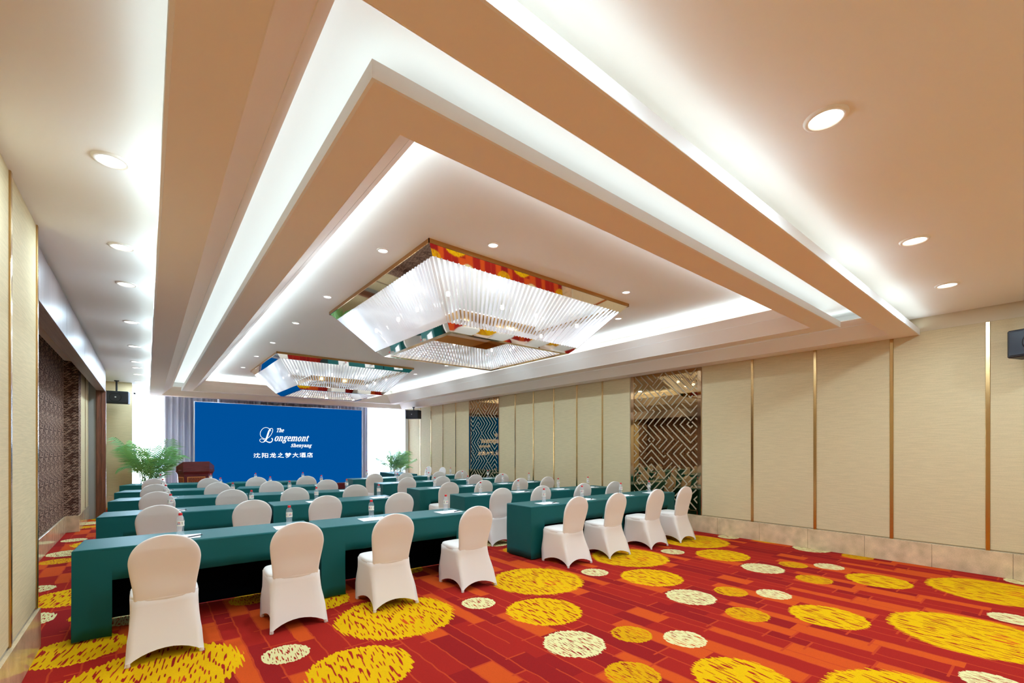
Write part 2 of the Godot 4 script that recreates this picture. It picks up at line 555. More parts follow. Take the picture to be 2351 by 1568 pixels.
	for q in sets:
		var A: Array = q[0]
		var y: float = q[1]
		var pts := [[Vector3(A[0], y, A[3]), Vector3(A[0], y, A[1])], [Vector3(A[0] + 0.05, y, A[1]), Vector3(A[2] - 0.05, y, A[1])],
			[Vector3(A[2], y, A[3]), Vector3(A[2], y, A[1])], [Vector3(A[0] + 0.05, y, A[3]), Vector3(A[2] - 0.05, y, A[3])]]
		for k in 4: led_strip(pts[k][0], pts[k][1], 0.04, q[2] % sides[k], q[3], inward[k] * q[4])

func wall_panels(parent: Node, zs: Array, x: float, face: float, y0: float, y1: float) -> void:
	for i in zs.size() - 1:
		var a: float = minf(zs[i], zs[i + 1]) + 0.019
		var b: float = maxf(zs[i], zs[i + 1]) - 0.019
		part("panel", box(Vector3(minf(x, x + face * 0.02), y0, a), Vector3(maxf(x, x + face * 0.02), y1, b), 0.003), M.wallpaper, parent)

func build_right_wall() -> void:
	var w := structure("wall_right", box(Vector3(XR + 0.02, 0, ZFRONT), Vector3(XR + 0.2, 3.9, ZREAR)), M.plaster)
	# fabric panels run between the mirror bays
	var runs := [[1.25, 0.32, -0.598, -1.51, -2.424, -3.344, -4.244], [-5.805, -6.567, -7.34, -8.12, -8.89, -9.645, -10.403], [-11.952, -12.75, -13.58, -14.42, -15.24, -16.25]]
	for r in runs:
		wall_panels(w, r, XR + 0.02, -1.0, 0.315, 3.085 if r[0] > 0 else 3.045)
		for i in range(1, r.size() - 1):
			part("metal_strip", box(Vector3(XR - 0.008, 0.30, r[i] - 0.02), Vector3(XR + 0.02, 3.085 if r[i] > -1.2 else 3.045, r[i] + 0.02), 0.003), M.gold, w)
	# stone skirting, slab by slab
	var b := structure("baseboard_right", box(Vector3(XR - 0.005, 0.0, -16.25), Vector3(XR + 0.02, 0.298, ZREAR)), M.plaster)
	var z := 1.73
	while z > -16.2:
		var z2 := maxf(z - 0.707, -16.25)
		part("skirting_slab", box(Vector3(XR - 0.03, 0.0, z2 + 0.0015), Vector3(XR - 0.005, 0.3, z - 0.0015), 0.002), M.marble, b)
		z = z2
	mirror_bay(-4.244, -5.805, "bronze mirror panel with angular lattice, closer to the camera", 5)
	mirror_bay(-10.403, -11.952, "bronze mirror panel with angular lattice, closer to the screen", 9)

func mirror_bay(za: float, zb: float, label: String, sd: int) -> void:
	var t := thing("mirror_panel", label, "mirror", Vector3(XR + 0.01, 0.3, (za + zb) * 0.5), 0.0, "lattice mirror panels on the right wall")
	var hw := absf(za - zb) * 0.5
	var H := 2.743
	part("mirror_glass", box(Vector3(0.0, 0.0, -hw + 0.08), Vector3(0.008, H, hw - 0.08)), M.mirror, t)
	part("mirror_border", box(Vector3(-0.012, 0.0, hw - 0.08), Vector3(0.008, H, hw), 0.004), M.mirror_edge, t)
	part("mirror_border", box(Vector3(-0.012, 0.0, -hw), Vector3(0.008, H, -hw + 0.08), 0.004), M.mirror_edge, t)
	part("mirror_border", box(Vector3(-0.012, 0.0, -hw + 0.08), Vector3(0.008, 0.08, hw - 0.08), 0.004), M.mirror_edge, t)
	# angular lattice: nested chevrons on a grid turned by 45 degrees
	var r := RandomNumberGenerator.new(); r.seed = sd
	var u := 0.100; var n := 4
	var bw := n * u
	var W := hw - 0.085
	var unit := box(Vector3(-0.005, -0.0105, -0.5), Vector3(0.0, 0.0105, 0.5))
	var e1 := Vector2(1, 1) / sqrt(2.0); var e2 := Vector2(-1, 1) / sqrt(2.0)
	var segs := []
	for i in range(-8, 12):
		for j in range(-8, 12):
			var o := e1 * (i * bw) + e2 * (j * bw)
			var k := r.randi_range(0, 3)
			for m in n:
				var d := (m + 0.5) * u
				var su := d if k % 2 == 0 else bw - d
				var sv := d if k < 2 else bw - d
				var ua := su; var ub := bw if k % 2 == 0 else 0.0
				var va := sv; var vb := bw if k < 2 else 0.0
				segs.append([o + e1 * ua + e2 * sv, o + e1 * ub + e2 * sv])
				segs.append([o + e1 * su + e2 * va, o + e1 * su + e2 * vb])
	var lo := Vector2(-W, 0.10); var hi := Vector2(W, H - 0.02)
	for s in segs:
		var c = clip_segment(s[0], s[1], lo, hi)
		if c == null: continue
		var a: Vector2 = c[0]; var b: Vector2 = c[1]
		if (b - a).length() < 0.03: continue
		var bar := MeshInstance3D.new()
		bar.name = "lattice_bar"
		bar.mesh = unit
		bar.material_override = M.lattice
		var mid := (a + b) * 0.5
		var ang := atan2(b.y - a.y, b.x - a.x)
		bar.transform = Transform3D(Basis(Vector3.RIGHT, -ang) * Basis.from_scale(Vector3(1, 1, (b - a).length() + 0.02)), Vector3(-0.0005, mid.y, mid.x))
		t.add_child(bar, true)

func clip_segment(a: Vector2, b: Vector2, lo: Vector2, hi: Vector2):
	var t0 := 0.0; var t1 := 1.0
	var d := b - a
	for k in 2:
		if absf(d[k]) < 1e-9:
			if a[k] < lo[k] or a[k] > hi[k]: return null
			continue
		var ta: float = (lo[k] - a[k]) / d[k]; var tb: float = (hi[k] - a[k]) / d[k]
		if ta > tb:
			var q := ta; ta = tb; tb = q
		t0 = maxf(t0, ta); t1 = minf(t1, tb)
		if t0 >= t1: return null
	return [a + d * t0, a + d * t1]

func build_left_wall() -> void:
	var w := structure("wall_left", box(Vector3(-1.5, 0, -5.02), Vector3(XL - 0.03, SIDE_Y + 0.02, ZREAR)), M.plaster)
	var zs := [1.2, 0.28, -0.6, -1.48, -2.37, -3.255, -4.14, -5.02]
	wall_panels(w, zs, XL - 0.03, 1.0, 0.32, SIDE_Y)
	for z in zs.slice(1):
		part("metal_strip", box(Vector3(XL - 0.03, 0.31, z - 0.02), Vector3(XL, SIDE_Y, z + 0.02), 0.003), M.gold, w)
	var b := structure("baseboard_left", box(Vector3(XL - 0.03, 0.0, -5.035), Vector3(XL - 0.005, 0.30, ZREAR)), M.plaster)
	var z := 1.2
	while z > -5.0:
		var z2 := maxf(z - 1.04, -5.04)
		part("skirting_slab", box(Vector3(XL - 0.012, 0.0, z2 + 0.0015), Vector3(XL + 0.012, 0.305, z - 0.0015), 0.002), M.marble, b)
		z = z2
	# recess with woven wall covering
	structure("wall_left", box(Vector3(-1.5, 0, -11.5), Vector3(-1.17, 3.3, -5.02)), M.weave, "recessed wall covered in brown woven fabric", "wall")
	structure("wall_left", box(Vector3(-1.17, 0.30, -11.9), Vector3(-0.98, 3.3, -11.5)), M.weave, "short return of brown woven fabric in the recess", "wall")
	var rb := structure("baseboard_recess", box(Vector3(-1.17, 0, -11.5), Vector3(-1.155, 0.29, -5.02)), M.plaster)
	z = -5.02
	while z > -11.45:
		var z3 := maxf(z - 1.08, -11.5)
		part("skirting_slab", box(Vector3(-1.158, 0.0, z3 + 0.0015), Vector3(-1.14, 0.30, z - 0.0015), 0.002), M.marble, rb)
		z = z3
	structure("baseboard_recess", box(Vector3(-1.17, 0, -11.9), Vector3(-0.965, 0.30, -11.485), 0.003), M.marble)
	# panelled wall after the recess
	var p := structure("wall_left", box(Vector3(-1.5, 0, -13.35), Vector3(-1.0, 3.3, -11.9)), M.plaster, "pale panelled wall beyond the woven recess", "wall")
	wall_panels(p, [-11.9, -12.65, -13.35], -1.0, 1.0, 0.31, 3.2)
	part("metal_strip", box(Vector3(-1.0, 0.31, -12.665), Vector3(-0.975, 3.2, -12.635), 0.003), M.bronze, p)
	part("skirting_slab", box(Vector3(-1.0, 0, -13.35), Vector3(-0.97, 0.31, -11.905), 0.003), M.marble, p)
	structure("wall_left", box(Vector3(-1.5, 0, -13.5), Vector3(-0.85, 3.3, -13.35)), M.greypanel, "grey end panel beside the wooden jamb", "wall")
	structure("wall_left", box(Vector3(-1.5, 0, ZFRONT), Vector3(-0.85, 3.9, -13.5)), M.wallpaper, "papered wall between jamb and front corner", "wall")
	# header over the recess
	var f := structure("trim", box(Vector3(-0.85, 2.80, -13.3), Vector3(-0.72, 3.24, -5.02)), M.fascia, "brushed header fascia over the recess", "fascia")
	var fz := [-5.02, -7.1, -9.0, -10.9, -13.3]
	for i in fz.size() - 1:
		part("fascia_panel", box(Vector3(-0.72, 2.785, fz[i + 1] + 0.002), Vector3(-0.70, 3.235, fz[i] - 0.002), 0.002), M.fascia, f)
	structure("ceiling", box(Vector3(-1.5, 3.14, -13.4), Vector3(-0.85, 3.18, -5.02)), M.soffit, "low ceiling inside the woven recess", "ceiling")
	# wooden jamb
	var j := structure("trim", box(Vector3(-0.86, 0, -13.42), Vector3(-0.70, 2.81, -13.3), 0.004), M.darkwood, "dark wooden door jamb at the end of the recess", "jamb")
	for k in 2:
		part("jamb_moulding", box(Vector3(-0.845 + k * 0.075, 0, -13.3), Vector3(-0.80 + k * 0.075, 2.79, -13.285), 0.004), M.darkwood, j)

func curtain(x0: float, x1: float, y0: float, y1: float, z: float, pleats: int, amp: float, sd: int) -> ArrayMesh:
	var r := RandomNumberGenerator.new(); r.seed = sd
	var st := SurfaceTool.new()
	st.begin(Mesh.PRIMITIVE_TRIANGLES)
	st.set_smooth_group(0)
	var n := pleats * 8
	var ph := []
	for k in pleats + 1: ph.append([r.randf_range(0.7, 1.25), r.randf_range(-0.35, 0.35)])
	var P := func(i: int, v: float) -> Vector3:
		var t := float(i) / n
		var k := int(t * pleats)
		var a: float = ph[mini(k, pleats)][0]
		var s: float = ph[mini(k, pleats)][1] * (1.0 - v) * 0.5
		return Vector3(lerpf(x0, x1, t) + s * amp * sin(TAU * t * pleats), lerpf(y0, y1, v), z + amp * a * sin(TAU * t * pleats) * lerpf(1.0, 0.8, v))
	var rows := 6
	for i in n:
		for v in rows:
			var a = P.call(i, float(v) / rows); var b = P.call(i + 1, float(v) / rows)
			var c = P.call(i + 1, float(v + 1) / rows); var d = P.call(i, float(v + 1) / rows)
			quad(st, a, b, c, d)
	st.generate_normals()
	return st.commit()

func window(called: String, x0: float, x1: float, bars: int, label: String) -> void:
	var y0 := 0.08; var y1 := 3.2
	var z := ZFRONT + 0.02
	var st := begin()
	box_to(st, Vector3(x0, y0, z - 0.06), Vector3(x0 + 0.05, y1, z), 0.004)
	box_to(st, Vector3(x1 - 0.05, y0, z - 0.06), Vector3(x1, y1, z), 0.004)
	box_to(st, Vector3(x0, y1 - 0.05, z - 0.06), Vector3(x1, y1, z), 0.004)
	box_to(st, Vector3(x0, y0, z - 0.06), Vector3(x1, y0 + 0.06, z), 0.004)
	var w := structure(called, done(st), M.frame, label, "window")
	for k in bars:
		var x := lerpf(x0, x1, (k + 1.0) / (bars + 1.0))
		part("mullion", box(Vector3(x - 0.03, y0, z - 0.06), Vector3(x + 0.03, y1, z), 0.004), M.frame, w)
	for k in bars + 1:
		var a := lerpf(x0, x1, float(k) / (bars + 1.0)) + 0.03
		var b := lerpf(x0, x1, (k + 1.0) / (bars + 1.0)) - 0.03
		part("pane", box(Vector3(a, y0 + 0.05, z - 0.035), Vector3(b, y1 - 0.04, z - 0.03)), M.glass, w)

func build_front() -> void:
	# papered pier at the left front corner
	var p := structure("wall_front", box(Vector3(-0.85, 0.0, ZFRONT), Vector3(-0.31, 3.3, -15.66)), M.plaster, "papered pier with loudspeaker left of the windows", "wall")
	part("panel", box(Vector3(-0.85, 0.31, -15.66), Vector3(-0.305, SIDE_Y, -15.64), 0.004), M.wallpaper, p)
	part("skirting_slab", box(Vector3(-0.85, 0.0, -15.66), Vector3(-0.30, 0.305, -15.625), 0.003), M.marble, p)
	structure("wall_front", box(Vector3(1.35, 0, ZFRONT - 0.2), Vector3(6.3, 3.9, ZFRONT)), M.paint, "front wall behind the curtains", "wall")
	structure("wall_front", box(Vector3(-0.4, 3.2, ZFRONT - 0.2), Vector3(XR + 0.1, 3.9, ZFRONT)), M.paint, "wall strip above the windows", "wall")
	structure("wall_front", box(Vector3(-0.4, 0, ZFRONT - 0.2), Vector3(XR + 0.1, 0.08, ZFRONT)), M.paint, "low wall strip below the windows", "wall")
	structure("wall_front", box(Vector3(XR - 0.12, 0, ZFRONT), Vector3(XR + 0.02, 3.3, -16.25)), M.paint, "white window reveal at the right front corner", "wall")
	window("window_1", -0.31, 1.35, 1, "tall bright window left of the screen")
	window("window_2", 6.3, XR - 0.1, 1, "tall bright window right of the screen")
	var y0 := 0.03; var y1 := 3.2
	var a := [["sheer_curtain", 0.0, 0.62, -17.25, 9, 0.028, "sheer", "white sheer curtain beside the left palm", 1],
		["sheer_curtain", 6.55, 7.45, -17.25, 12, 0.028, "sheer", "white sheer curtain behind the right palm", 2],
		["drape", 0.40, 1.75, -17.0, 9, 0.06, "drape", "grey pleated drape left of the screen", 3],
		["drape", 1.77, 3.7, -17.0, 12, 0.06, "drape", "grey pleated drape behind the left half of the screen", 4],
		["drape", 3.72, 5.5, -17.0, 11, 0.06, "drape", "grey pleated drape behind the right half of the screen", 5],
		["drape", 5.52, 6.62, -17.0, 8, 0.06, "drape", "grey pleated drape at the right edge of the screen", 6]]
	for c in a:
		var o := MeshInstance3D.new()
		o.name = numbered(c[0])
		o.mesh = curtain(c[1], c[2], y0, y1, c[3], c[4], c[5], c[8])
		o.material_override = M[c[6]]
		add_child(o)
		tag(o, c[7], "curtain", "curtains on the front wall")

# ---------------------------------------------------------------- screen with its lettering
func stroke_to(st: SurfaceTool, pts: Array, widths: Array, z0: float, z1: float) -> void:
	var L := []; var R := []
	for i in pts.size():
		var d: Vector2 = (pts[mini(i + 1, pts.size() - 1)] - pts[maxi(i - 1, 0)]).normalized()
		var nrm: Vector2 = Vector2(-d.y, d.x) * widths[i] * 0.5
		var e := Vector2.ZERO
		if i == 0: e = -d * widths[i] * 0.3
		if i == pts.size() - 1: e = d * widths[i] * 0.3
		L.append(pts[i] + nrm + e); R.append(pts[i] - nrm + e)
	for i in pts.size() - 1:
		quad(st, Vector3(R[i].x, R[i].y, z1), Vector3(R[i + 1].x, R[i + 1].y, z1), Vector3(L[i + 1].x, L[i + 1].y, z1), Vector3(L[i].x, L[i].y, z1))
		quad(st, Vector3(R[i].x, R[i].y, z0), Vector3(R[i + 1].x, R[i + 1].y, z0), Vector3(R[i + 1].x, R[i + 1].y, z1), Vector3(R[i].x, R[i].y, z1))
		quad(st, Vector3(L[i + 1].x, L[i + 1].y, z0), Vector3(L[i].x, L[i].y, z0), Vector3(L[i].x, L[i].y, z1), Vector3(L[i + 1].x, L[i + 1].y, z1))

func words(parent: Node, text: String, x0: float, x1: float, base: float, cap: float, slant: float, z: float, squeeze := true) -> void:
	var f := SystemFont.new()
	f.font_names = PackedStringArray(["Droid Serif"])
	f.font_weight = 700
	var m := TextMesh.new()
	m.font = f
	m.text = text
	m.font_size = 64
	m.pixel_size = 0.01
	m.depth = 0.1
	m.horizontal_alignment = HORIZONTAL_ALIGNMENT_LEFT
	m.vertical_alignment = VERTICAL_ALIGNMENT_BOTTOM
	var o := part("lettering", m, M.lettering, parent)
	var bb := m.get_aabb()
	var capref := TextMesh.new()
	capref.font = f; capref.text = text[0]; capref.font_size = 64; capref.pixel_size = 0.01; capref.depth = 0.1
	capref.vertical_alignment = VERTICAL_ALIGNMENT_BOTTOM
	capref.horizontal_alignment = HORIZONTAL_ALIGNMENT_LEFT
	var cb := capref.get_aabb()
	var sy := cap / cb.size.y
	var sx := (x1 - x0 - cap * slant) / bb.size.x if squeeze else sy
	var b := Basis(Vector3(sx, 0, 0), Vector3(slant * sy, sy, 0), Vector3(0, 0, 0.04))
	o.transform = Transform3D(b, Vector3(x0 - bb.position.x * sx - slant * sy * cb.position.y, base - cb.position.y * sy, z))

func build_screen() -> void:
	var z := -16.5
	var x0 := 1.12; var x1 := 6.20; var y0 := 0.30; var y1 := 2.935
	var t := thing("led_screen", "large blue projection screen showing white hotel lettering", "screen", Vector3(0, 0, 0))
	var panel := part("screen_panel", box(Vector3(x0, y0, z - 0.05), Vector3(x1, y1, z), 0.002), M.screen, t)
	part("screen_frame", box(Vector3(x0 - 0.03, y0 - 0.02, z - 0.08), Vector3(x1 + 0.03, y1 + 0.02, z - 0.005), 0.004), M.silver, t)
	part("screen_base", box(Vector3(x0 - 0.1, 0.0, z - 0.35), Vector3(x1 + 0.25, 0.28, z + 0.05), 0.004), M.mahogany, t)
	var front := z + 0.001
	words(panel, "The", 3.325, 3.585, 2.068, 0.13, 0.28, front + 0.004)
	words(panel, "ongemont", 3.265, 4.36, 1.768, 0.165, 0.30, front + 0.004)
	words(panel, "Shenyang", 3.77, 4.46, 1.568, 0.118, 0.28, front + 0.004)
	# swash initial
	var P := [[3.174, 2.097], [3.136, 2.169], [3.076, 2.206], [3.016, 2.214], [2.957, 2.194], [2.904, 2.138], [2.867, 2.065], [2.859, 1.993], [2.877, 1.921], [2.92, 1.874], [2.979, 1.848], [3.043, 1.846], [3.108, 1.889], [3.174, 1.975], [3.218, 2.073], [3.231, 2.147], [3.212, 2.189], [3.179, 2.188], [3.143, 2.157], [3.119, 2.107], [3.092, 2.022], [3.065, 1.925], [3.035, 1.827], [2.995, 1.766], [2.947, 1.732], [2.899, 1.73], [2.861, 1.751], [2.845, 1.789], [2.856, 1.825], [2.893, 1.844], [2.947, 1.829], [3.011, 1.785], [3.076, 1.743], [3.13, 1.725], [3.179, 1.738], [3.215, 1.781], [3.22, 1.829], [3.201, 1.86]]
	var pts := []; var wd := []
	for i in P.size():
		pts.append(Vector2(P[i][0], P[i][1]))
		var w := 0.013
		if i >= 17 and i <= 24: w = [0.018, 0.03, 0.042, 0.048, 0.048, 0.044, 0.034, 0.02][i - 17]
		if i >= 31 and i <= 36: w = [0.018, 0.028, 0.034, 0.028, 0.02, 0.026][i - 31]
		if i == 37: w = 0.034
		wd.append(w)
	var st := begin()
	stroke_to(st, pts, wd, front, front + 0.004)
	part("swash_initial", done(st), M.lettering, panel)
	# the eight characters of the lower line, stroke by stroke on a grid of 100
	var G := [
		[[8,85,22,75],[4,58,18,50],[5,12,22,38],[32,60,34,76,92,76,88,60],[60,95,60,50,52,28,34,8],[63,55,63,20,70,10,95,10,95,24]],
		[[10,90,10,2],[10,90,36,90,25,62,36,42,27,28,18,32],[52,86,52,6],[52,86,92,86,92,6],[52,48,92,48],[52,12,92,12]],
		[[8,68,92,68],[42,96,40,60,28,30,6,6],[64,96,76,84],[57,66,57,20,64,8,92,8,95,24],[86,52,62,28,38,14]],
		[[46,96,57,82],[18,70,80,70,48,42,16,20],[6,12,26,20,52,10,96,6]],
		[[8,82,44,82],[26,96,26,54],[26,80,8,60],[28,76,44,64],[54,82,94,82],[74,96,74,54],[74,80,54,60],[76,76,95,60],[46,54,30,38,12,28],[40,46,80,46,62,20,20,0],[42,34,56,24]],
		[[8,66,92,66],[50,96,48,62,34,28,6,4],[52,62,68,26,96,4]],
		[[8,88,20,78],[4,62,16,54],[5,10,20,38],[32,90,96,90],[38,68,38,4],[38,68,90,68,90,4],[38,8,90,8],[38,30,90,30],[56,90,56,52,47,42],[73,90,73,48,84,46]],
		[[50,99,55,86],[16,82,95,82],[18,82,16,40,4,4],[57,76,57,42],[57,60,86,60],[35,40,35,4],[35,40,88,40,88,4],[35,8,88,8]]]
	for k in 8:
		var s := begin()
		var cx := lerpf(2.671, 4.513, k / 8.0)
		var cw := 0.198; var ch := 0.165
		for g in G[k]:
			var q := []; var wq := []
			for i in g.size() / 2:
				q.append(Vector2(cx + g[i * 2] * 0.01 * cw, 1.22 + g[i * 2 + 1] * 0.01 * ch))
				wq.append(0.019)
			stroke_to(s, q, wq, front, front + 0.004)
		part("character", done(s), M.lettering, panel)

# ---------------------------------------------------------------- chandeliers
func rod_mesh() -> ArrayMesh:
	# a three-sided glass bar along Y, one unit long
	var a := []; var b := []
	for k in 3:
		var an := TAU * k / 3.0 + PI / 2
		a.append(Vector3(cos(an), -0.5, -sin(an)))
		b.append(Vector3(cos(an), 0.5, -sin(an)))
	return loft([a, b], true, true, false)

func band(ha: Vector2, ya: float, hb: Vector2, yb: float, side: int, m: Material, called: String, parent: Node) -> void:
	var C := func(h: Vector2, y: float, s: int) -> Vector3:
		return Vector3([-1, 1, 1, -1][s % 4] * h.x, y, [1, 1, -1, -1][s % 4] * h.y)
	var st := begin()
	var a = C.call(ha, ya, side); var b = C.call(ha, ya, side + 1)
	var c = C.call(hb, yb, side + 1); var d = C.call(hb, yb, side)
	var nrm: Vector3 = (d - a).cross(b - a).normalized() * 0.008
	if nrm.dot((a + b) * 0.5 * Vector3(1, 0, 1)) < 0: nrm = -nrm
	quad(st, d, c, b, a)
	quad(st, a - nrm, b - nrm, c - nrm, d - nrm)
	quad(st, a, b, b - nrm, a - nrm)
	quad(st, c, d, d - nrm, c - nrm)
	quad(st, b, c, c - nrm, b - nrm)
	quad(st, d, a, a - nrm, d - nrm)
	part(called, done(st), m, parent)

func build_chandelier(at: Vector3, label: String) -> void:
	var t := thing("chandelier", label, "chandelier", at, 0.0, "crystal chandeliers")
	var A := Vector2(1.60, 1.55); var C1 := Vector2(1.52, 1.47); var C2 := Vector2(1.09, 1.04); var B := Vector2(1.0, 0.95)
	part("ceiling_plate", box(Vector3(-A.x + 0.06, -0.03, -A.y + 0.06), Vector3(A.x - 0.06, -0.0, A.y - 0.06)), M.trimwhite, t)
	for s in 4:
		band(A + Vector2(0.012, 0.012), 0.0, A + Vector2(0.012, 0.012), -0.045, s, M.brass, "top_rim", t)
		band(A, -0.035, C1, -0.125, s, M.chrome, "upper_mirror_band", t)
		band(C2, -0.62, B, -0.70, s, M.chrome, "lower_mirror_band", t)
		band(B, -0.70, B - Vector2(0.07, 0.07), -0.70, s, M.brass, "lower_rim", t)
	# outer and inner curtains of crystal bars
	var rod := rod_mesh()
	var In := Vector2(0.66, 0.62); var Bi := B - Vector2(0.06, 0.06)
	for s in 4:
		for layer in 2:
			var n := 44 if layer == 0 else 30
			for i in n:
				var f := (i + 0.5) / n * 2.0 - 1.0
				var top: Vector3; var bot: Vector3
				var ha := C1 if layer == 0 else In
				var hb := C2 if layer == 0 else Bi
				var ya := -0.12 if layer == 0 else -0.42
				var yb := -0.625 if layer == 0 else -0.69
				if s % 2 == 0:
					var sg := 1.0 if s == 0 else -1.0
					top = Vector3(f * ha.x, ya, sg * ha.y); bot = Vector3(f * hb.x, yb, sg * hb.y)
				else:
					var sg2 := 1.0 if s == 1 else -1.0
					top = Vector3(sg2 * ha.x, ya, f * ha.y); bot = Vector3(sg2 * hb.x, yb, f * hb.y)
				var d := top - bot
				var o := MeshInstance3D.new()
				o.name = "crystal_bar"
				o.mesh = rod
				o.material_override = M.crystal
				var yv := d.normalized()
				var outw := Vector3(0, 0, 1) if s == 0 else Vector3(1, 0, 0) if s == 1 else Vector3(0, 0, -1) if s == 2 else Vector3(-1, 0, 0)
				var xv := yv.cross(outw).normalized()
				var zv := xv.cross(yv).normalized()
				var rr := 0.0165 if layer == 0 else 0.0135
				o.transform = Transform3D(Basis(xv * rr, yv * d.length(), -zv * rr), (top + bot) * 0.5)
				t.add_child(o, true)
	for s in 4:
		band(In, -0.30, In, -0.42, s, M.brass, "inner_rim", t)
	part("centre_panel", box(Vector3(-In.x, -0.30, -In.y), Vector3(In.x, -0.28, In.y)), M.trimwhite, t)
	# lamps between the two curtains
	for k in 12:
		var a := TAU * (k + 0.5) / 12.0
		var sx := 1.0 / maxf(absf(cos(a)), absf(sin(a)))
		var p := Vector3(cos(a) * sx * 1.08, -0.30, sin(a) * sx * 1.04)
		part("bulb", lathe([[0.001, -0.03], [0.018, -0.024], [0.022, 0.0], [0.018, 0.024], [0.001, 0.03]], 10), M.bulb, t, p)
		var l := OmniLight3D.new()
		l.name = numbered("chandelier_lamp")
		l.light_energy = LAMP
		l.light_color = Color(0.86, 0.94, 1.0)
		l.light_size = 0.03
		l.omni_range = 30.0
		l.omni_attenuation = 2.0
		l.shadow_enabled = true
		add_child(l)
		l.position = at + p

# ---------------------------------------------------------------- recessed ceiling lights
func downlight(at: Vector3, r: float, energy: float, color: Color, m: Material, label: String, group: String) -> void:
	var t := thing("downlight", label, "light", at, 0.0, group)
	var ring := part("trim_ring", lathe([[r * 0.82, 0.0], [r * 0.86, -0.012], [r * 1.05, -0.010], [r * 1.12, 0.0]], 28, false, false), M.trimwhite, t)
	part("lamp_disc", lathe([[r * 0.84, -0.004], [r * 0.5, -0.006], [0.001, -0.0065]], 28, false, true), m, ring)
	area_light("downlight_lamp", at + Vector3(0, -0.016, 0), Basis(Vector3.RIGHT, -PI / 2), Vector2(r, r) * 1.5, energy / (r * r * 2.25), color)

func build_downlights() -> void:
	var ord := ["nearest", "second", "third", "fourth", "fifth", "sixth", "seventh", "eighth", "farthest"]
	var warm := Color(0.80, 0.92, 1.0)
	var zs := [-3.60, -5.09, -6.22, -8.05, -9.93, -11.7, -12.55, -13.67, -15.2]
	for i in zs.size():
		downlight(Vector3(-0.165, SIDE_Y, zs[i]), 0.082, DOWN_SIDE, warm, M.down, "%s round downlight in the ceiling along the left wall" % ord[i], "downlights along the left wall")
	var xs := [1.1, 2.75, 4.94, 6.56]
	var rl := ["round downlight in the rear ceiling above the camera", "large round downlight at the top right of the rear ceiling", "middle round downlight of the rear ceiling row", "round downlight of the rear ceiling nearest the right wall"]
	for i in 4:  # added row, unseen behind the camera, as fill for the chair backs
		downlight(Vector3(xs[i], SIDE_Y, 0.95), 0.09, DOWN_REAR, warm, M.down, "%s added fill downlight from the left in the ceiling behind the camera" % ord[i].replace("nearest", "first"), "added fill downlights behind the camera")
	for i in 4:
		downlight(Vector3(xs[i], SIDE_Y, -0.79), 0.09, DOWN_REAR, warm, M.down, rl[i], "downlights in the rear ceiling")
	var cz := [-4.51, -6.37, -8.04, -9.82, -11.5, -13.33]
	for i in cz.size():
		for side in 2:
			downlight(Vector3([1.92, 5.85][side], 3.62, cz[i]), 0.055, DOWN_MID, Color(0.80, 0.92, 1.0), M.down_cool, "small spotlight %s of the %s row in the central ceiling" % [["nearest the camera", "second", "third", "fourth", "fifth", "farthest"][i], ["left", "right"][side]], "spotlights in the central ceiling")
	for i in 2:
		downlight(Vector3([2.74, 4.94][i], 3.62, -3.68), 0.055, DOWN_MID, Color(0.80, 0.92, 1.0), M.down_cool, "small spotlight behind the nearer chandelier, %s one" % ["left", "right"][i], "spotlights in the central ceiling")

# ---------------------------------------------------------------- tables, chairs and what lies on them
const ROWS := ["nearest row", "second row from camera", "middle row", "fourth row from camera", "row closest to screen"]
const SEATS := ["leftmost seat", "second seat from left", "third seat from left", "rightmost seat"]

func drape_panel(w: float, h: float, sd: int, wob := 0.006) -> ArrayMesh:
	# hanging cloth in the XY plane, its top edge at y = 0, facing +Z, with soft folds
	var nz := FastNoiseLite.new(); nz.seed = sd; nz.frequency = 1.0
	var st := SurfaceTool.new(); st.begin(Mesh.PRIMITIVE_TRIANGLES); st.set_smooth_group(0)
	var nx := maxi(4, int(w / 0.09)); var ny := maxi(3, int(h / 0.09))
	var P := func(i: int, j: int) -> Vector3:
		var x := w * i / nx; var y := -h * j / ny
		var k := float(j) / ny
		return Vector3(x, y, wob * k * nz.get_noise_2d(x * 5.0, y * 1.2))
	for i in nx:
		for j in ny:
			quad(st, P.call(i, j + 1), P.call(i + 1, j + 1), P.call(i + 1, j), P.call(i, j))
	for i in nx:                                   # hem
		var o := Vector3(0, 0, -0.004)
		quad(st, P.call(i, ny) + o, P.call(i + 1, ny) + o, P.call(i + 1, ny), P.call(i, ny))
	st.generate_normals()
	return st.commit()

func cloth_top(w: float, d: float) -> ArrayMesh:
	# top sheet with a softly rounded edge
	var rows := []
	for p in [[0.0, -0.02], [0.0, -0.008], [0.003, -0.002], [0.010, 0.0]]:
		var e: float = p[0]; var y: float = p[1]
		rows.append([Vector3(w - e, y, -e), Vector3(w - e, y, -d + e), Vector3(e, y, -d + e), Vector3(e, y, -e)])
	return loft(rows, false, true, true)

